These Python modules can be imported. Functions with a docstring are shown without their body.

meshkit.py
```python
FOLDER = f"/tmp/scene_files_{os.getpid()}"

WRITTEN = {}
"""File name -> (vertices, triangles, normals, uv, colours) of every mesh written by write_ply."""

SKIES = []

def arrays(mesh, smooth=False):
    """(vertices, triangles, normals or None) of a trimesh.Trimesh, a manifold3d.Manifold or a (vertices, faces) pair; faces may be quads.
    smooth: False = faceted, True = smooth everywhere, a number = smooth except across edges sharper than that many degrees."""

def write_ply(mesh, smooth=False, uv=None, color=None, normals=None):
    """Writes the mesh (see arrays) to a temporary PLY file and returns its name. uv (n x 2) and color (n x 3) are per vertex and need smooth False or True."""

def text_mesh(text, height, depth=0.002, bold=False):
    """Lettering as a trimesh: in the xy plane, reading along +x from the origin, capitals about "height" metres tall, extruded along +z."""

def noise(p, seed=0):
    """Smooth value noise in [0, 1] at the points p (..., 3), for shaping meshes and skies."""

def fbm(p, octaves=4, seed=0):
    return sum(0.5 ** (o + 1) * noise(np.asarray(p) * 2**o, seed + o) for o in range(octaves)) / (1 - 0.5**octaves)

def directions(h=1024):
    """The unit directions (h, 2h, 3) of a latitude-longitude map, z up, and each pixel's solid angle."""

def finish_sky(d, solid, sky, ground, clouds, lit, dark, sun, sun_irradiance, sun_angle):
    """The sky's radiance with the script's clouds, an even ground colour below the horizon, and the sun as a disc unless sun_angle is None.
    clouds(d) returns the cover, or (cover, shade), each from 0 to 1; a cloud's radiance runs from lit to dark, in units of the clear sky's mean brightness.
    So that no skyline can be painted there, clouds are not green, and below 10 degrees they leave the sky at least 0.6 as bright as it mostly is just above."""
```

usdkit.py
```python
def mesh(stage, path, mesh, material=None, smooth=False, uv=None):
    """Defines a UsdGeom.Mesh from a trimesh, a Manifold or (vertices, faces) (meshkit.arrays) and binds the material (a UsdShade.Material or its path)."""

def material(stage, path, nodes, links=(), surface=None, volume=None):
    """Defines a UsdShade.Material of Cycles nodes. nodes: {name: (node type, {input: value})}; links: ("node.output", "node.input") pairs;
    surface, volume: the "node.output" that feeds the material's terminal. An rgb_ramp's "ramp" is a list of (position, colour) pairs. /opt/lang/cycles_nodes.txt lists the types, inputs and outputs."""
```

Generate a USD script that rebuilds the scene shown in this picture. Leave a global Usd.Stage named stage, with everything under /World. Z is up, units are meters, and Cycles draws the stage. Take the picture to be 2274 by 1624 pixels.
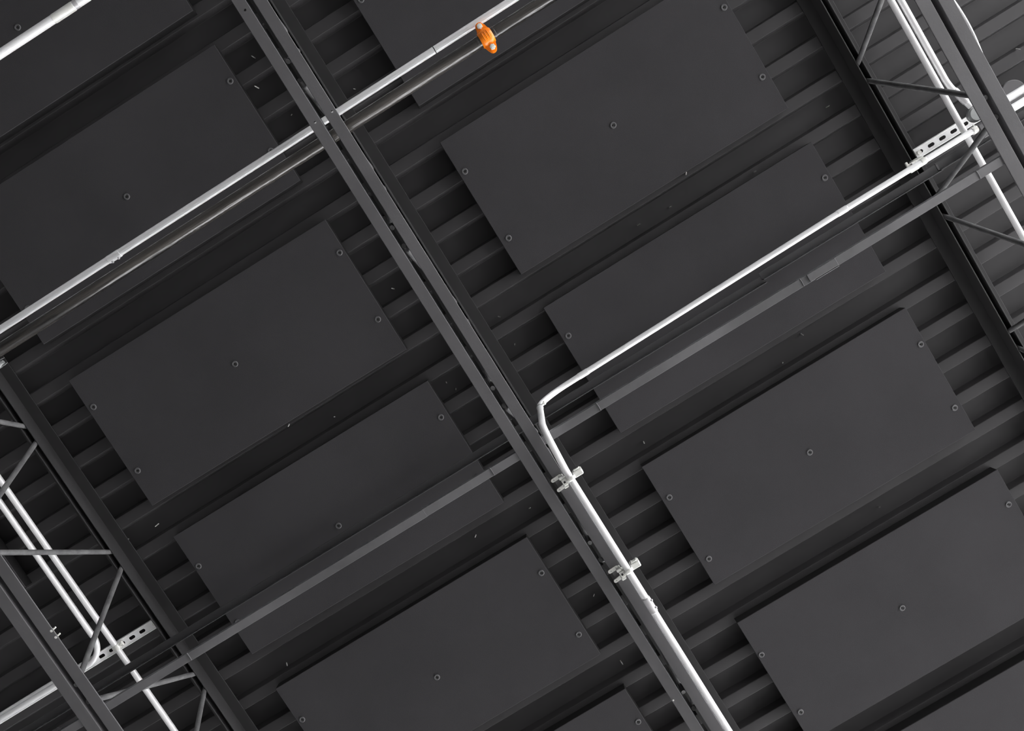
import math, random
import numpy as np, trimesh, usdkit, meshkit
from shapely.geometry import Polygon, LineString, Point, box as sbox
from pxr import Usd, UsdGeom, UsdLux, UsdShade, Gf, Sdf

stage = Usd.Stage.CreateInMemory()
UsdGeom.SetStageUpAxis(stage, UsdGeom.Tokens.z)
UsdGeom.SetStageMetersPerUnit(stage, 1.0)
UsdGeom.Xform.Define(stage, '/World')
UsdGeom.Scope.Define(stage, '/World/Looks')

# ---------------------------------------------------------------- camera, sky, sun
EYE = 1.55                                            # the lens, metres above the floor, looking almost straight up
RIGHT = (0.8498309, 0.5270543, -0.0010779)            # picture right, picture down and view direction in the room
DOWN = (-0.5247792, 0.8459691, -0.0945683)
VIEW = (-0.0489308, 0.0809327, 0.9955178)
cam = UsdGeom.Camera.Define(stage, '/World/camera')
cam.CreateHorizontalApertureAttr(36.0)
cam.CreateVerticalApertureAttr(36.0 * 1624 / 2274)
cam.CreateFocalLengthAttr(36.0 * 1850 / 2274)
cam.CreateClippingRangeAttr(Gf.Vec2f(0.05, 200))
cam.CreateExposureAttr(2.36)
cam.AddTransformOp().Set(Gf.Matrix4d(*RIGHT, 0, *[-c for c in DOWN], 0, *[-c for c in VIEW], 0, 0, 0, EYE, 1))

sky = UsdLux.DomeLight.Define(stage, '/World/sky')
sky.CreateIntensityAttr(0.75)
sky.CreateColorAttr(Gf.Vec3f(0.97, 0.98, 1.0))
SUN_AZ, SUN_EL = 28.0, 60.0                           # from +x towards +y, and above the horizon
sun = UsdLux.DistantLight.Define(stage, '/World/sun')
sun.CreateIntensityAttr(3.6)
sun.CreateAngleAttr(1.0)
sun.CreateColorAttr(Gf.Vec3f(1.0, 0.97, 0.94))
sun.AddRotateZOp().Set(SUN_AZ)
sun.AddRotateYOp().Set(90.0 - SUN_EL)

# ---------------------------------------------------------------- materials
def mat(name, color, rough=0.6, metal=0.0, vary=0.0, scale=6.0, bump=0.0, bscale=80.0, color2=None, spec=0.5, rvary=0.0, stretch=None):
    n = {'p': ('principled_bsdf', {'base_color': color, 'roughness': rough, 'metallic': metal, 'specular_ior_level': spec})}
    l = []
    if vary or color2 or bump or rvary:
        n['tc'] = ('geometry', {})
        src = 'tc.position'
        if stretch:
            n['mp'] = ('mapping', {'scale': stretch})
            l.append(('tc.position', 'mp.vector')); src = 'mp.vector'
    if vary or color2:
        c2 = color2 or tuple(c * (1 - vary) for c in color)
        c1 = color if color2 else tuple(c * (1 + vary) for c in color)
        n['nz'] = ('noise_texture', {'scale': scale, 'detail': 6.0, 'roughness': 0.62})
        n['rp'] = ('rgb_ramp', {'ramp': [(0.0, c1), (0.36, c1), (0.64, c2), (1.0, c2)]})
        l += [(src, 'nz.vector'), ('nz.fac', 'rp.fac'), ('rp.color', 'p.base_color')]
    if rvary:
        n['nr'] = ('noise_texture', {'scale': scale * 2.3, 'detail': 5.0})
        n['mr'] = ('map_range', {'from_min': 0.3, 'from_max': 0.7, 'to_min': max(0.03, rough - rvary), 'to_max': rough + rvary})
        l += [(src, 'nr.vector'), ('nr.fac', 'mr.value'), ('mr.result', 'p.roughness')]
    if bump:
        n['nb'] = ('noise_texture', {'scale': bscale, 'detail': 4.0})
        n['bp'] = ('bump', {'strength': bump, 'distance': 0.004})
        l += [(src, 'nb.vector'), ('nb.fac', 'bp.height'), ('bp.normal', 'p.normal')]
    return usdkit.material(stage, '/World/Looks/' + name, n, l, surface='p.BSDF')

M = {
    'concrete': mat('concrete', (0.50, 0.49, 0.485), 0.8, vary=0.06, scale=1.5),
    'floor': mat('floor_dark_concrete', (0.085, 0.083, 0.08), 0.6, vary=0.08, scale=1.5),
    'wall': mat('wall_grey', (0.10, 0.10, 0.10), 0.8, vary=0.04, scale=2.0),
    'panel': mat('panel_charcoal', (0.0395, 0.0380, 0.0405), 0.88, vary=0.07, scale=2.6, bump=0.10, bscale=420.0, spec=0.25),
    'core': mat('panel_black_core', (0.013, 0.0125, 0.013), 0.95, vary=0.1, scale=60.0, spec=0.15),
    'strut': mat('strut_bright', (0.95, 0.95, 0.95), 0.4, vary=0.02, scale=12.0),
    'deck': mat('deck_black_paint', (0.037, 0.0355, 0.037), 0.6, vary=0.10, scale=4.0, spec=0.35),
    'steel': mat('joist_paint_lit', (0.108, 0.105, 0.109), 0.42, vary=0.08, scale=5.0, bump=0.05, bscale=160.0, spec=0.4),
    'steel_shaded': mat('joist_paint_shaded', (0.024, 0.0232, 0.024), 0.6, vary=0.10, scale=5.0, spec=0.4),  # same paint as the bottom chords, with the shade higher up coloured in
    'web': mat('web_scuffed_paint', (0.075, 0.074, 0.076), 0.5, color2=(0.13, 0.13, 0.13), scale=26.0, bump=0.15, bscale=90.0),
    'bar': mat('bridging_lit', (0.118, 0.116, 0.120), 0.5, vary=0.22, scale=3.0, bump=0.06, bscale=70.0),
    'bar_shaded': mat('bridging_shaded', (0.046, 0.045, 0.047), 0.55, vary=0.10, scale=4.0),  # same steel as the lower bar, its shade put into the colour
    'galv': mat('galvanised', (0.93, 0.93, 0.935), 0.36, metal=0.18, vary=0.015, scale=5.0, rvary=0.05),
    'galv_dull': mat('galvanised_dull', (0.60, 0.59, 0.60), 0.45, metal=0.4, vary=0.08, scale=14.0),
    'zinc': mat('zinc_bright', (0.84, 0.84, 0.80), 0.3, metal=0.2, vary=0.04, scale=30.0),
    'pipe': mat('black_pipe', (0.014, 0.013, 0.0125), 0.14, color2=(0.070, 0.064, 0.059), scale=11.0, bump=0.55, bscale=46.0, rvary=0.1, stretch=(0.12, 2.0, 2.0), spec=0.7),
    'orange': mat('orange_enamel', (0.95, 0.225, 0.006), 0.26, vary=0.05, scale=40.0, bump=0.12, bscale=120.0),
    'washer': mat('washer_grey', (0.078, 0.077, 0.080), 0.5, vary=0.1, scale=30.0),
    'dark': mat('black_fastener', (0.018, 0.018, 0.018), 0.4),
    'screw': mat('screw_steel', (0.88, 0.87, 0.85), 0.3, metal=0.4),
    'box': mat('box_grey', (0.30, 0.31, 0.31), 0.4, metal=0.4, vary=0.05, scale=20.0),
}

# ---------------------------------------------------------------- naming and tagging
taken = {}
def numbered(parent, name):
    k = (parent, name)
    i = taken.get(k, -1) + 1
    taken[k] = i
    return name if i == 0 else '%s_%03d' % (name, i)

def thing(name, label, cat, loc=(0, 0, 0), rotz=0.0, group=None, kind=None):
    x = UsdGeom.Xform.Define(stage, '/World/' + numbered('/World', name))
    x.AddTranslateOp().Set(Gf.Vec3d(*map(float, loc)))
    if rotz:
        x.AddRotateZOp().Set(rotz)
    p = x.GetPrim()
    if label: p.SetCustomDataByKey('label', label)
    if cat: p.SetCustomDataByKey('category', cat)
    if group: p.SetCustomDataByKey('group', group)
    if kind: p.SetCustomDataByKey('kind', kind)
    return p

def part(parent, name, mesh, m, smooth=30, label=None):
    path = str(parent.GetPath())
    pr = usdkit.mesh(stage, path + '/' + numbered(path, name), mesh, M[m], smooth=smooth).GetPrim()
    if label: pr.SetCustomDataByKey('label', label)
    return pr

# ---------------------------------------------------------------- shapes
def solid(m):
    if m.volume < 0:
        m.invert()
    return m

def extrude(poly, axis, a0, a1):
    """A profile swept along x (profile in y, z) or y (profile in x, z) or z (profile in x, y)."""
    m = trimesh.creation.extrude_polygon(poly, a1 - a0, engine='earcut')
    v = m.vertices
    if axis == 'x':
        v = np.column_stack([v[:, 2] + a0, v[:, 0], v[:, 1]])
    elif axis == 'y':
        v = np.column_stack([v[:, 0], v[:, 2] + a0, v[:, 1]])
    else:
        v = np.column_stack([v[:, 0], v[:, 1], v[:, 2] + a0])
    return solid(trimesh.Trimesh(v, m.faces, process=True))

def rounded(poly, r):
    return poly.buffer(-r).buffer(r, quad_segs=4)

def angle(flat, stand, t, side, up, r=0.0012):
    """An L section with its heel at the origin: flat leg along +-u, standing leg along +-v."""
    a = sbox(min(0, side * flat), min(0, up * t), max(0, side * flat), max(0, up * t))
    b = sbox(min(0, side * t), min(0, up * stand), max(0, side * t), max(0, up * stand))
    return rounded(a.union(b), r)

def bbox(x0, x1, y0, y1, z0, z1, r=0.0):
    if r <= 0:
        m = trimesh.creation.box((x1 - x0, y1 - y0, z1 - z0))
        m.apply_translation(((x0 + x1) / 2, (y0 + y1) / 2, (z0 + z1) / 2))
        return m
    pts = []
    for sx, ex in ((x0, 1), (x1, -1)):
        for sy, ey in ((y0, 1), (y1, -1)):
            for sz, ez in ((z0, 1), (z1, -1)):
                pts += [(sx, sy + ey * r, sz + ez * r), (sx + ex * r, sy, sz + ez * r), (sx + ex * r, sy + ey * r, sz)]
    return trimesh.convex.convex_hull(np.array(pts))

def tube(path, radius, n=20, cap=True):
    """A round bar along a path; radius a number or one per point."""
    P = np.asarray(path, float)
    rad = np.broadcast_to(np.asarray(radius, float), (len(P),))
    T = np.gradient(P, axis=0)
    for i in range(len(P)):
        a = P[min(i + 1, len(P) - 1)] - P[i]; b = P[i] - P[max(i - 1, 0)]
        a = a / (np.linalg.norm(a) or 1); b = b / (np.linalg.norm(b) or 1)
        T[i] = a + b
    T /= np.linalg.norm(T, axis=1, keepdims=True)
    u = np.cross(T[0], (0, 0, 1.0))
    if np.linalg.norm(u) < 1e-3: u = np.cross(T[0], (1.0, 0, 0))
    V = []; ang = np.arange(n) / n * 2 * math.pi
    for i in range(len(P)):
        u = u - T[i] * (u @ T[i]); u /= np.linalg.norm(u)
        w = np.cross(T[i], u)
        V.append(P[i] + rad[i] * (np.cos(ang)[:, None] * u + np.sin(ang)[:, None] * w))
    V = np.vstack(V); F = []
    for i in range(len(P) - 1):
        for k in range(n):
            a, b, c, d = i * n + k, i * n + (k + 1) % n, (i + 1) * n + (k + 1) % n, (i + 1) * n + k
            F += [(a, b, c), (a, c, d)]
    if cap:
        V = np.vstack([V, P[0], P[-1]]); e = len(V)
        for k in range(n):
            F += [(e - 2, (k + 1) % n, k), (e - 1, (len(P) - 1) * n + k, (len(P) - 1) * n + (k + 1) % n)]
    return solid(trimesh.Trimesh(V, np.array(F), process=False))

def fillet(points, r, n=10):
    """A polyline with its corners rounded to arcs of radius r (one per inner corner or one for all)."""
    P = [np.array(p, float) for p in points]
    rs = [r] * (len(P) - 2) if np.ndim(r) == 0 else list(r)
    out = [P[0]]
    for i in range(1, len(P) - 1):
        a = P[i - 1] - P[i]; b = P[i + 1] - P[i]
        a /= np.linalg.norm(a); b /= np.linalg.norm(b)
        th = math.acos(np.clip(a @ b, -1, 1))
        d = rs[i - 1] / math.tan(th / 2)
        c = P[i] + (a + b) / np.linalg.norm(a + b) * (rs[i - 1] / math.sin(th / 2))
        s, e = P[i] + a * d - c, P[i] + b * d - c
        om = math.acos(np.clip(s @ e / (np.linalg.norm(s) * np.linalg.norm(e)), -1, 1))
        for k in range(n + 1):
            t = k / n
            out.append(c + (math.sin((1 - t) * om) * s + math.sin(t * om) * e) / math.sin(om))
    out.append(P[-1])
    return out

def join(*ms):
    return trimesh.util.concatenate(list(ms))

def disc(c, r, h, n=24, cham=0.0):
    """A flat round piece hanging h below c, optional chamfer on its lower rim."""
    prof = [(0, 0), (r, 0), (r, -h + cham), (r - cham, -h), (0, -h)] if cham else [(0, 0), (r, 0), (r, -h), (0, -h)]
    m = solid(trimesh.creation.revolve(np.array(prof)[::-1], sections=n))
    m.apply_translation(c)
    return m

def hexhead(c, af, h, spin=0.0):
    """A hexagon bolt head of the given width across flats hanging h below c."""
    R = af / math.sqrt(3)
    pts = []
    for k in range(6):
        a = k * math.pi / 3 + spin
        pts += [(R * math.cos(a), R * math.sin(a), 0), (R * math.cos(a), R * math.sin(a), -h * .8)]
        for s in (-.25, .25):
            pts.append((R * .86 * math.cos(a + s), R * .86 * math.sin(a + s), -h))
    m = trimesh.convex.convex_hull(np.array(pts)); m.apply_translation(c)
    return m

def cut(m, *tools):
    return trimesh.boolean.difference([m] + list(tools), engine='manifold')

# levels above the floor
Z = lambda d: EYE + d
FLANGE = Z(3.372)        # underside of the deck's flutes
FACE = Z(3.322)          # face of the panels
TOP_LOW = Z(3.300)       # lowest edge of the top chords
CHORD = Z(2.690)         # underside of the bottom chords
RIB, RIB0 = 0.1535, 1.512
X0, X1, Y0, Y1 = -5.2, 6.1, -4.6, 8.6

# ---------------------------------------------------------------- the unseen setting, added to bring daylight to the ceiling
def shell(name, mesh, m):
    p = usdkit.mesh(stage, '/World/' + name, mesh, M[m]).GetPrim()
    p.SetCustomDataByKey('kind', 'structure')
shell('floor', bbox(X0, X1, Y0, Y1, -0.2, 0.0), 'floor')
# added unseen, to steer light: bright ground on two sides, walls on two
shell('added_yard', join(bbox(X1, 60, -40, 60, -0.2, -0.02), bbox(-40, X1, Y1, 60, -0.2, -0.02)), 'concrete')
shell('added_wall_left', bbox(X0 - .2, X0, Y0 - .2, Y1, 0, FLANGE + .03), 'wall')
shell('added_wall_back', bbox(X0, X1, Y0 - .2, Y0, 0, FLANGE + .03), 'wall')

ceiling = thing('ceiling', 'black corrugated steel roof deck', None, (0, 0, FLANGE), kind='structure')
def deck_profile(y0, n):
    """n flutes of 1.5 inch deck from y0: narrow flange below, wide pan above, as one folded sheet."""
    pts = [(y0 - RIB / 2, 0.038)]
    for k in range(n):
        c = y0 + k * RIB
        pts += [(c - .0345, .038), (c - .0315, .0355), (c - .0245, .0025), (c - .0215, 0), (c + .0215, 0), (c + .0245, .0025), (c + .0315, .0355), (c + .0345, .038)]
    pts.append((y0 + (n - .5) * RIB, 0.038))
    low = np.array(pts)
    up = low + (0, .0012)
    return Polygon(np.vstack([low, up[::-1]]))
k = -40
while RIB0 + k * RIB < Y1:
    part(ceiling, 'deck_sheet', extrude(deck_profile(RIB0 + k * RIB, 6), 'x', X0, X1), 'deck', smooth=50)
    k += 6
SCREWS = [(-.388, -1.302), (-.44, -1.198), (-.388, -1.042), (-.115, -.992), (-.41, -.242), (-.11, .076), (-.115, .211), (-.434, .192), (-.418, .241),
          (1.06, .125), (.825, -.01), (.71, .066), (.564, .06), (1.444, .058), (-.903, .072), (-1.068, -.001), (-1.775, .063), (-1.919, .051),
          (-.423, .825), (-.672, .804), (.129, .834), (.907, .79), (.785, .854), (.819, 1.589), (-.384, 1.285), (-.441, 1.593), (-1.653, .852), (2.175, .256), (1.672, .736)]
rng = random.Random(4)
for x, y in SCREWS:
    off = (y - RIB0) % RIB
    off = min(off, RIB - off)
    top = .038 if off > .036 else 0.0
    tx, ty = rng.uniform(-.010, .010), rng.uniform(-.010, .010)
    L = rng.uniform(.020, .030)
    p = np.linspace(0, 1, 7)[:, None]
    path = np.array([x, y, top]) + p * np.array([tx, ty, -L])
    part(ceiling, 'screw', tube(path, [.0024, .0024, .0024, .0024, .0024, .0018, .0003], n=8), 'screw', smooth=40, label='bare steel screw tip poking through the deck')

# ---------------------------------------------------------------- acoustic panels
def panel(x, y, label, w=1.2192, d=0.606, rot=0.0, fast=None):
    t = thing('ceiling_panel', label, 'panel', (x, y, FACE), rot, 'charcoal panels fixed under the deck')
    h = FLANGE - FACE
    part(t, 'board', bbox(.0006, w - .0006, .0006, d - .0006, .0035, h - .0008, 0), 'core', smooth=False, label='black raw edge of the board')
    part(t, 'face_sheet', bbox(0, w, 0, d, 0.0, .0036, .0014), 'panel', smooth=False)
    for fx, fy in (fast or [(.026, .152), (.026, .457), (w / 2, d / 2), (w - .028, .152), (w - .028, .457)]):
        ring_ = solid(trimesh.creation.revolve(np.array([(.0048, .0), (.0052, -.0012), (.0075, -.0026), (.0108, -.0026), (.0128, -.0010), (.0128, .0), (.0048, .0)]), sections=28))
        ring_.apply_translation((fx, fy, -.0003))
        ws = part(t, 'washer', ring_, 'washer', smooth=35)
        wp = str(ws.GetPath())
        usdkit.mesh(stage, wp + '/screw', join(disc((fx, fy, .0002), .0047, .0006, 16), hexhead((fx - .0006, fy, 0), .0056, .0030, fx * 7)), M['dark'], smooth=30)
    return t
BL, BR = 'left of the central joist', 'right of the central joist'
panel(-1.702, -2.150, 'charcoal ceiling panel in the top left corner, behind the short white conduit')
panel(-1.709, -1.396, 'charcoal ceiling panel crossed by the long white conduit, ' + BL, w=1.225, d=.608, fast=[(.03, .152), (.03, .457), (.611, .302), (1.201, .148), (1.189, .453)])
panel(-1.707, -.616, 'whole charcoal ceiling panel between black pipe and bridging bars, ' + BL, w=1.223, d=.602, rot=.3, fast=[(.005 + .02, .141), (.031, .450), (.606, .293), (1.201, .139), (1.189, .441)])
panel(-1.710, .138, 'charcoal ceiling panel crossed by the bridging bars, ' + BL, w=1.226, d=.586, rot=.2, fast=[(.020, .157), (.026, .44), (.600, .315), (1.193, .155), (1.19, .44)])
panel(-1.712, .900, 'first charcoal ceiling panel below the bridging bars, ' + BL, w=1.228, d=.585, fast=[(.022, .170), (.022, .46), (.598, .311), (1.200, .160), (1.194, .464)])
panel(-1.702, 1.666, 'charcoal ceiling panel cut off by the bottom edge, ' + BL, w=1.226)
panel(.062, -1.389, 'charcoal ceiling panel behind the orange pipe coupling')
panel(.058, -.623, 'whole charcoal ceiling panel just below the orange coupling, ' + BR, w=1.224, d=.604, fast=[(.024, .146), (.033, .456), (.610, .301), (1.202, .146), (1.196, .449)])
panel(.064, .140, 'charcoal ceiling panel crossed by white conduit and bridging bars, ' + BR, w=1.230, d=.594, fast=[(.026, .147), (.026, .45), (.61, .3), (1.205, .148), (1.205, .45)])
panel(.066, .899, 'first charcoal ceiling panel below the bridging bars, ' + BR, w=1.224, d=.580, fast=[(.030, .166), (.036, .472), (.608, .306), (1.204, .160), (1.195, .456)])
panel(.063, 1.668, 'second charcoal ceiling panel below the bridging bars, ' + BR, w=1.223, fast=[(.017, .170), (.031, .471), (.611, .303), (1.192, .151), (1.195, .456)])
panel(.063, 2.432, 'charcoal ceiling panel showing only its corner at bottom right')
panel(-3.560, -.612, 'charcoal ceiling panel showing only a sliver beyond the left joist', w=1.217)

# ---------------------------------------------------------------- bar joists
def joist(x, node, label, y0=-3.5, y1=4.1, twist=0.0, holes=(), leg=.039):
    """An open web joist along y: two bottom angles, two top angles and crimped round webs between them."""
    t = thing('bar_joist', label, 'joist', (x, 0, CHORD), 0, 'open web bar joists carrying the deck')
    H = FLANGE - CHORD - .001
    g = .0095
    for s in (-1, 1):
        low = angle(leg, .038, .0045, s, 1, .0019)
        m = extrude(low, 'y', y0, y1)
        m.apply_translation((s * g, 0, 0))
        tools = [trimesh.creation.cylinder(.0042, .05, transform=trimesh.transformations.translation_matrix((hx, hy, 0)), sections=16) for hs, hx, hy in holes if hs == s]
        if tools:
            m = cut(m, *tools)
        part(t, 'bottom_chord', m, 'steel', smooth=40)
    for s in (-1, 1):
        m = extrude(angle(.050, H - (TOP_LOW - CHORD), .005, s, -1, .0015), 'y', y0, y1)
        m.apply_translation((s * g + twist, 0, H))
        part(t, 'top_chord', m, 'steel_shaded', smooth=40)
    k = math.ceil((y0 + .4 - node) / .61)
    while node + k * .61 < y1 - .4:
        b = node + k * .61
        for s in (-1, 1):
            lo = np.array([0, b + s * .034, .012]); hi = np.array([twist, b + s * .278, H - .026])
            d = (hi - lo); n = 13
            p = lo + np.linspace(0, 1, n)[:, None] * d
            m = tube(p, [.0088, .0098] + [.0098] * (n - 4) + [.0098, .0088], n=14)
            # crimped ends: pressed flat across the gap
            e = np.clip(np.minimum(m.vertices[:, 2] - .012, H - .026 - m.vertices[:, 2]) / .05, 0, 1)
            m.vertices[:, 0] *= (.80 + .2 * e)
            part(t, 'web_bar', m, 'web', smooth=50)
        k += 1
    return t
joist(-1.957, .40, 'black open web steel joist along the left edge, beside the lower left strut', leg=.043)
joist(-.225, .284, 'central black open web joist seen from straight below', twist=.004, holes=[(-1, -.0275, -1.166), (-1, -.029, -.764), (1, .0345, -.764)])
joist(1.589, .32, 'black open web steel joist in the upper right corner, beside the right strut', twist=.003, leg=.043)

# ---------------------------------------------------------------- bridging between the joists
br = thing('bridging_bar', 'lower grey steel bridging angle running across on the bottom chords', 'bridging', (0, .469, CHORD + .0046))
cuts = [(-3.4, -1.976), (-1.938, -1.570), (-1.574, -.635), (-.639, -.371), (-.375, -.244), (-.206, .038), (.034, .804), (.800, 1.452), (1.448, 1.570), (1.608, 3.4)]
for i, (a, b) in enumerate(cuts):
    m = extrude(angle(.0285, .0254, .003, 1, 1, .0008), 'x', a, b)
    m.apply_translation((0, .0004 * (i % 3), .0012 * (i % 2)))
    part(br, 'angle_length', m, 'bar', smooth=40)
part(br, 'lap_plate', bbox(.826, .930, .001, .0265, -.004, .0, .0008), 'bar', smooth=False)
part(br, 'lap_lip', bbox(.845, .930, .0285, .0318, -.003, .004, .0008), 'bar', smooth=False)
for xx in (-1.572, -.373, .036, .802, 1.450):
    part(br, 'weld_bead', tube([(xx, -.0005, -.0003), (xx + .001, .014, -.0006), (xx, .0285, -.0003)], .0016, n=8), 'bar', smooth=40)
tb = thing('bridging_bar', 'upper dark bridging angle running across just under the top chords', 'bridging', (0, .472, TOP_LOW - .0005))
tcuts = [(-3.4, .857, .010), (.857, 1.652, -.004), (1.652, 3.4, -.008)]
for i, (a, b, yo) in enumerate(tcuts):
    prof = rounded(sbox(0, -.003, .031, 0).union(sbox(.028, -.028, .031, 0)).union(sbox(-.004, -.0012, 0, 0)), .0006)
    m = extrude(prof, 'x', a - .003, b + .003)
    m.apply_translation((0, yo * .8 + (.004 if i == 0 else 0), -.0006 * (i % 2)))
    part(tb, 'angle_length', m, 'bar_shaded', smooth=40)
part(tb, 'weld_bead', bbox(1.648, 1.656, -.002, .024, -.006, -.003, .001), 'bar', smooth=False)

# ---------------------------------------------------------------- conduits and pipe
R34, R1 = .01175, .0148
def ring(x, y, z, axis, r, L, r2=None):
    """A sleeve round a conduit, bevelled at both ends."""
    a = np.array([1.0, 0, 0] if axis == 'x' else [0, 1.0, 0]); c = np.array([x, y, z])
    s = np.array([-L / 2, -L / 2 + .003, L / 2 - .003, L / 2])
    return tube([c + a * v for v in s], [r - .0012, r, r, r - .0012], n=22)

# short conduit at the top left
ca = thing('conduit', 'short white conduit crossing the top left corner', 'conduit', (0, -1.582, Z(2.92)))
part(ca, 'tube', tube([(-3.6, -.010, 0), (-.73, 0, 0), (3.6, .004, 0)], R1, 24), 'galv', smooth=60)
part(ca, 'coupling', ring(-.800, 0, 0, 'x', R1 + .0012, .085), 'zinc', smooth=40)
part(ca, 'coupling_band', ring(-.748, 0, 0, 'x', R1 + .0006, .018), 'galv_dull', smooth=40)

# long conduit and the black pipe beside it
cb = thing('conduit', 'long straight white conduit running beside the black pipe', 'conduit', (0, -.785, Z(2.80)))
part(cb, 'tube', tube([(-3.8, .004, 0), (.1905, .0015, 0)], R34 + .0003, 24), 'galv', smooth=60)
part(cb, 'tube', tube([(.1935, .0015, 0), (3.8, .001, 0)], R34 + .0003, 24), 'galv', smooth=60)
part(cb, 'joint_ring', tube([(.1890, .0015, 0), (.1950, .0015, 0)], R34 - .0002, 20), 'dark', smooth=60)
cp = join(ring(-1.072, .003, 0, 'x', R34 + .0018, .05))
cpl = part(cb, 'coupling', cp, 'galv', smooth=40)
for dx in (-.012, .012):
    part(cpl, 'set_screw', tube([(-1.072 + dx, .003 + .010, -.004), (-1.072 + dx, .003 + .0172, -.006)], .0038, n=10), 'galv_dull', smooth=40)

pp = thing('sprinkler_pipe', 'glossy black steel pipe running beside the long white conduit', 'pipe', (0, -.7175, Z(2.765)))
xs = np.linspace(-3.8, .346, 40)
part(pp, 'pipe_length', tube([(x, 0, 0) for x in xs], .0205, 28), 'pipe', smooth=60)
xs = np.linspace(.352, 3.8, 30)
part(pp, 'pipe_length', tube([(x, 0, 0) for x in xs], .0200, 28), 'pipe', smooth=60)
for xx in (.318, .380):
    part(pp, 'groove_collar', tube([(xx - .004, 0, 0), (xx - .003, 0, 0), (xx + .003, 0, 0), (xx + .004, 0, 0)], [.0204, .0212, .0212, .0204], 28), 'pipe', smooth=40)
# grooved coupling: two half housings bolted through side pads
gc = thing('pipe_coupling', 'bright orange two-bolt pipe coupling on the black pipe', 'coupling', (.351, -.7175, Z(2.765)))
def housing(up):
    a = np.linspace(0, math.pi, 26)
    n = 12
    prof = []                                           # across the pipe axis: half width 22 mm, rounded shoulders
    for q in np.linspace(-1, 1, n):
        prof.append((q * .0225, .0300 - .0065 * abs(q) ** 3.0))
    V = []
    for th in a:
        for u, r in prof:
            V.append((u, r * math.cos(th), up * (r * math.sin(th) + .0004)))
        for u in (.0225, -.0225):
            V.append((u, .0212 * math.cos(th), up * (.0212 * math.sin(th) + .0004)))
    V = np.array(V); w = n + 2; F = []
    for i in range(len(a) - 1):
        for k in range(w):
            p, q = i * w + k, i * w + (k + 1) % w
            F += [(p, q, q + w), (p, q + w, p + w)]
    for i in (0, len(a) - 1):
        for k in range(1, w - 1):
            F.append((i * w, i * w + k, i * w + k + 1))
    shell = trimesh.Trimesh(V, np.array(F), process=True)
    trimesh.repair.fix_normals(shell)
    pads = []
    for s in (-1, 1):
        foot = Polygon([(-.0205, s * .020), (.0205, s * .020), (.0155, s * .039), (-.0135, s * .039)]).buffer(0).union(Point(.001 * s, s * .0378).buffer(.0140, quad_segs=8))
        foot = foot.buffer(-.003).buffer(.003, quad_segs=6)
        z0, z1 = (.0006, .011) if up > 0 else (-.014, -.0006)
        core = extrude(foot.buffer(-.0018), 'z', z0 if up > 0 else z0, z1)
        rim = extrude(foot, 'z', z0 + (0 if up > 0 else .0024), z1 - (.0024 if up > 0 else 0))
        pads += [core, rim]
    return join(shell, *pads)
part(gc, 'housing', housing(-1), 'orange', smooth=40)
part(gc, 'housing', housing(1), 'orange', smooth=40)
for s in (-1, 1):
    part(gc, 'bolt', join(hexhead((.001 * s, s * .0378, -.0135), .0165, .0085, .4 * s), tube([(.001 * s, s * .0378, -.020), (.001 * s, s * .0378, -.0245)], .0046, n=14)), 'zinc', smooth=25, label='bright zinc hexagon bolt head')
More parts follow.
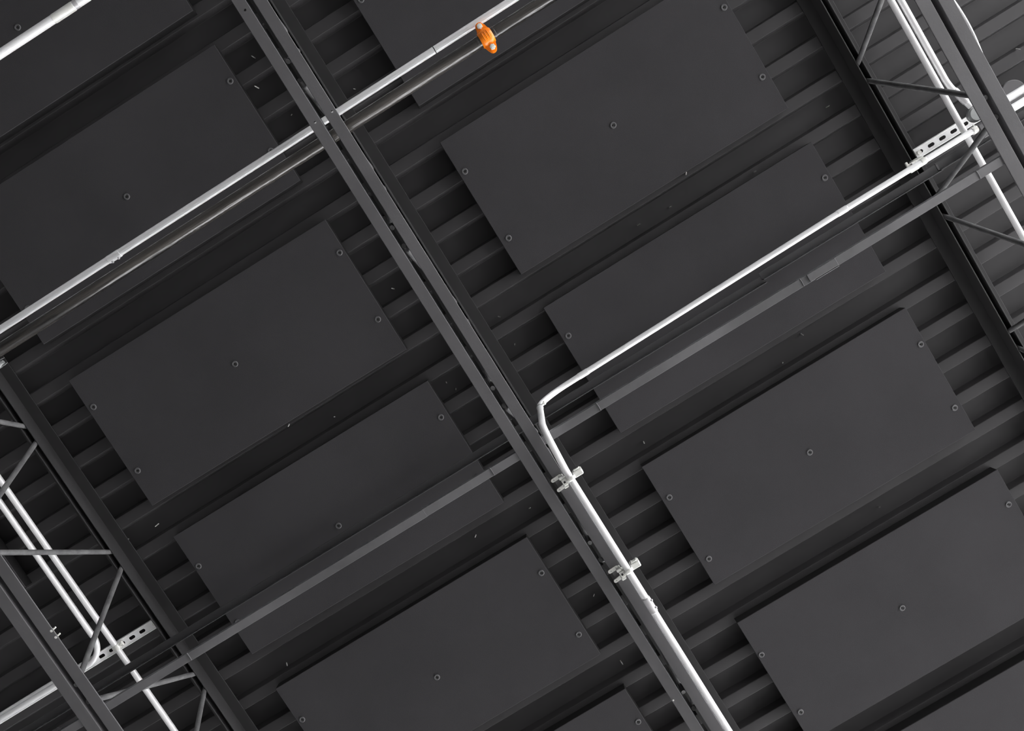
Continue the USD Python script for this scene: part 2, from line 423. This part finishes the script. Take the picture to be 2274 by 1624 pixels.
for k, dx in enumerate((-.009, 0, .009)):
    part(gc, 'cast_rib', tube([(dx * .9, -.016, -.0258), (dx, -.008, -.0292), (dx, .006, -.0298), (dx * .9, .015, -.0262)], [.0008, .0014, .0014, .0008], n=8), 'orange', smooth=50)

# bent conduit: across under the top chords, down at the central joist, then along its bottom chord
ZX, ZY = Z(3.231), Z(2.655)
cd = thing('conduit', 'bright white conduit bending from crosswise to along the central joist', 'conduit', (0, 0, 0))
run = fillet([(1.804, .424, ZX), (1.18, .424, ZX), (-.143, .4395, ZX), (-.152, .438, ZY), (-.163, .60, ZY), (-.1585, 4.1, ZY)], [3.0, .13, .060, .3], 14)
pth = [np.array(q, float) for q in run]
part(cd, 'tube', tube(pth, R34, 24), 'galv', smooth=60)
for xx in (1.229, .060):
    part(cd, 'coupling', ring(xx, .424 + (.0131 if xx < 1 else 0), ZX, 'x', R34 + .0013, .045), 'galv', smooth=40)
cl = part(cd, 'coupling', ring(-.162, 1.128, ZY, 'y', R34 + .0024, .058), 'galv_dull', smooth=40)
for dy in (-.014, .014):
    part(cl, 'set_screw', tube([(-.162 + .008, 1.128 + dy, ZY - .006), (-.162 + .016, 1.128 + dy, ZY - .010)], .0036, n=10), 'galv_dull', smooth=40)
st = tube([(-.1453, .4392, ZX - .150), (-.1456, .4391, ZX - .168)], R34 + .0016, 22)
sp = part(cd, 'strap', st, 'galv_dull', smooth=40)
part(sp, 'strap_screw', join(tube([(-.136, .435, ZX - .159), (-.124, .431, ZX - .159)], .0032, n=10), bbox(-.127, -.118, .425, .439, ZX - .165, ZX - .153, .002)), 'zinc', smooth=30)

# clamps that hold it
def chord_clamp(y, label):
    t = thing('conduit_clamp', label, 'clamp', (-.1626, y, ZY), 0, None)
    zt = CHORD - ZY
    saddle = tube(fillet([(-.0152, 0, zt - .001), (-.0152, 0, -.0150), (.0152, 0, -.0150), (.0152, 0, zt - .001)], .0125, 10), .0022, n=8)
    saddle.vertices[:, 1] *= 3.0
    part(t, 'saddle', saddle, 'zinc', smooth=50)
    part(t, 'block', bbox(.0130, .046, -.0115, .0085, -.004, zt - .0012, .0025), 'zinc', smooth=False)
    part(t, 'rim_fold', tube(fillet([(.022, -.0115, zt - .003), (.022, -.0165, -.002), (.040, -.0165, -.002), (.040, -.0115, zt - .003)], .003, 6), .002, n=8), 'zinc', smooth=40)
    part(t, 'cheek', bbox(-.031, -.0130, -.0105, .0125, -.005, zt - .0016, .0022), 'zinc', smooth=False)
    part(t, 'bolt', tube([(-.023, .000, -.004), (-.023, .000, -.0085)], .0035, n=12), 'dark', smooth=40)
    for s in (-1, 1):
        foot = LineString([(-.030, s * .0175 + .001), (-.056, s * .0185 + .003)]).buffer(.0062, quad_segs=6).difference(Point(-.052, s * .0185 + .003).buffer(.0016))
        part(t, 'jaw', extrude(foot, 'z', zt - .0042, zt - .0008), 'zinc', smooth=40)
        part(t, 'jaw_arm', bbox(-.034, -.018, min(s * .011, s * .021), max(s * .011, s * .021), -.0035, zt - .0018, .0018), 'zinc', smooth=False)
    return t
chord_clamp(.628, 'upper of two bright clamps holding the conduit to the central joist')
chord_clamp(.990, 'lower of two bright clamps holding the conduit to the central joist')
t = thing('conduit_clamp', 'bright clamp holding the white conduit under the right joist', 'clamp', (1.573, .424, ZX))
part(t, 'saddle', ring(.012, 0, 0, 'x', R34 + .0015, .024), 'zinc', smooth=40)
part(t, 'block', bbox(-.006, .026, -.017, .016, .0095, .068, .0015), 'zinc', smooth=False)
part(t, 'jaw', join(bbox(-.050, -.006, -.019, -.009, .004, .0125, .0015), bbox(-.050, -.040, -.030, -.012, .003, .0125, .002)), 'zinc', smooth=False)
part(t, 'jaw', bbox(-.046, -.010, .0115, .0165, .004, .0125, .0015), 'zinc', smooth=False)
part(t, 'bolt', tube([(-.030, -.014, .004), (-.030, -.014, -.006)], .003, n=10), 'galv_dull', smooth=40)

# ---------------------------------------------------------------- slotted struts bolted under the top chords, and the conduit pairs
ZS = Z(3.343)                                            # underside of the strut, slots facing down
def strut(x0, x1, y, slots, label):
    t = thing('strut_channel', label, 'strut', (0, y, ZS))
    w, h, th = .0206, .0215, .0022
    prof = sbox(-w, 0, w, th).union(sbox(-w, 0, -w + th, h)).union(sbox(w - th, 0, w, h)).union(sbox(-w, h - th, -w + .009, h)).union(sbox(w - .009, h - th, w, h))
    prof = prof.union(sbox(-w, h - .007, -w + .0022, h))
    m = extrude(rounded(prof, .0008), 'x', x0, x1)
    tools = []
    for sx in slots:
        tools.append(extrude(LineString([(sx - .0075, 0), (sx + .0075, 0)]).buffer(.0068, quad_segs=6), 'z', -.01, .01))
    part(t, 'channel', cut(m, *tools), 'strut', smooth=40)
    for s in (-1, 1):                                    # rolled edge beads
        part(t, 'edge_bead', tube([(x0 + .001, s * .0182, -.0002), (x1 - .001, s * .0182, -.0002)], .0014, n=8), 'strut', smooth=60)
    return t
sl = strut(-3.2, -1.972, .405, [-2.055 - .0507 * i for i in range(0, 22)], 'galvanised slotted strut channel at lower left, bolted to the left joist')
part(sl, 'bolt', hexhead((-1.992, 0, 0), .016, .006), 'zinc', smooth=25)
sr = strut(1.606, 2.02, .400, [1.646 + .0507 * i for i in range(0, 7)], 'galvanised slotted strut channel at upper right, bolted to the right joist')
part(sr, 'bolt', join(disc((1.640, .001, 0), .011, .002), hexhead((1.640, .001, -.002), .016, .007)), 'zinc', smooth=25)

ZE = Z(3.343 - .0135)
f1 = thing('conduit', 'inner white conduit of the pair along the left joist', 'conduit', (-2.172, 0, ZE))
part(f1, 'tube', tube([(-.016, -3.6, 0), (-.004, .405, 0), (.004, 4.1, 0)], R34 + .0005, 24), 'galv', smooth=60)
tc = thing('conduit_clamp', 'small strut clamp gripping the inner left conduit', 'clamp', (-2.172, .405, ZE))
part(tc, 'saddle', ring(0, 0, 0, 'y', R34 + .0030, .022), 'zinc', smooth=40)
part(tc, 'ear', bbox(-.028, -.012, -.008, .012, .004, .0125, .002), 'zinc', smooth=False)
part(tc, 'ear', bbox(.012, .027, -.014, .008, .002, .0125, .002), 'zinc', smooth=False)
part(tc, 'bolt', join(hexhead((.020, -.004, .003), .010, .008), tube([(.020, -.004, -.004), (.020, -.004, -.010)], .003, n=10)), 'zinc', smooth=25)
f2 = thing('conduit', 'outer white conduit of the left pair, bending away along the strut', 'conduit', (-2.228, 0, ZE))
part(f2, 'tube', tube(fillet([(-.008, -3.6, 0), (-.004, .3, 0), (.002, .405, -.001), (-1.3, .405, -.001)], [.5, .088], 14), R34 + .0005, 24), 'galv', smooth=60)

e1 = thing('conduit', 'straight white conduit of the pair along the right joist', 'conduit', (1.784, 0, Z(3.2560)))
part(e1, 'tube', tube([(-.004, -3.6, 0), (.004, 4.1, 0)], R34, 24), 'galv', smooth=60)
e2 = thing('conduit', 'white conduit of the right pair ending in a round box', 'conduit', (1.816, 0, Z(3.2560)))
part(e2, 'tube', tube(fillet([(-.003, -3.6, 0), (0, .230, 0), (.033, .344, -.004)], .22, 10), R34, 24), 'galv', smooth=60)
part(e2, 'connector', tube([(.008, .256, -.001), (.010, .262, -.001), (.025, .316, -.003), (.027, .322, -.003)], [R34 + .001, R34 + .0026, R34 + .0026, R34 + .001], 20), 'galv_dull', smooth=40)
rb = thing('junction_box', 'small round grey box cover tucked against the right joist', 'junction box', (1.852, .3775, Z(3.262)))
part(rb, 'body', disc((0, 0, .006), .030, .020, 28, .003), 'box', smooth=40)
part(rb, 'cover', disc((0, 0, -.014), .027, .005, 28, .002), 'box', smooth=40)
g1 = thing('conduit', 'upper white conduit leaving the right edge beyond the right joist', 'conduit', (0, .393, Z(3.258)))
part(g1, 'tube', tube([(1.879, 0, 0), (3.8, .004, 0)], R1 + .0008, 24), 'galv', smooth=60)
part(g1, 'connector', ring(1.902, 0, 0, 'x', R1 + .003, .035), 'galv_dull', smooth=40)
g2 = thing('conduit', 'lower white conduit leaving the right edge beyond the right joist', 'conduit', (0, .431, Z(3.240)))
part(g2, 'tube', tube([(1.868, 0, 0), (3.8, .002, 0)], R1, 24), 'galv', smooth=60)
jb = thing('junction_box', 'square grey box where the white conduit ends by the right joist', 'junction box', (1.828, .430, ZX))
part(jb, 'body', bbox(-.012, .040, -.014, .040, -.018, .030, .003), 'steel', smooth=False)
part(jb, 'connector', ring(-.022, -.005, 0, 'x', R34 + .0035, .020), 'zinc', smooth=40)
part(jb, 'locknut_screw', tube([(-.020, -.016, -.004), (-.020, -.026, -.006)], .003, n=10), 'zinc', smooth=40)
ob = thing('junction_box', 'wide round box partly hidden by conduits at the right edge', 'junction box', (2.075, .398, Z(3.366)))
part(ob, 'body', disc((0, 0, .004), .052, .018, 32, .003), 'steel', smooth=40)

# ---------------------------------------------------------------- small things
lc = thing('cable', 'thin curved pale cable bulging out beside the right joist', 'cable', (0, 0, Z(2.90)))
part(lc, 'jacket', tube(fillet([(1.635, -.26, -.15), (1.735, -.11, -.03), (1.777, .050, 0), (1.740, .205, -.03), (1.635, .33, -.15)], [.12, .30, .12], 12), .0055, 16), 'galv', smooth=60)
stub = thing('conduit', 'short conduit stub with a pronged connector poking in at the left edge', 'conduit', (0, -.806, Z(3.286)))
part(stub, 'tube', tube([(-2.9, 0, 0), (-1.885, 0, 0)], R34, 20), 'galv', smooth=60)
part(stub, 'connector', tube([(-1.893, 0, 0), (-1.882, 0, 0), (-1.872, 0, 0), (-1.864, 0, 0)], [R34 + .003, R34 + .003, .009, .008], 18), 'box', smooth=40)
for s in (-1, 1):
    part(stub, 'prong', tube([(-1.886, s * .010, -.003), (-1.866, s * .013, -.003), (-1.850, s * .011, -.003)], [.003, .0022, .0012], 8), 'box', smooth=40)
bc = thing('beam_clamp', 'small pair of bright bolts clamped on the left joist edge', 'clamp', (-1.914, .178, CHORD + .0045))
part(bc, 'bracket', bbox(-.020, .006, -.022, .022, .0004, .005, .001), 'zinc', smooth=False)
for yy in (-.013, .013):
    part(bc, 'bolt', join(tube([(.001, yy, .004), (.016, yy - .003, .006)], .0030, n=10), hexhead((.003, yy, .001), .009, .006)), 'zinc', smooth=30)
bt = thing('bolt', 'tiny bright bolt on the edge of the central joist near the bottom', 'bolt', (-.269, 1.469, CHORD + .003))
part(bt, 'shank', tube([(-.004, 0, .003), (.001, .0, -.004)], .0022, n=10), 'screw', smooth=40)
part(bt, 'head', hexhead((.001, 0, -.0035), .006, .002), 'screw', smooth=25)
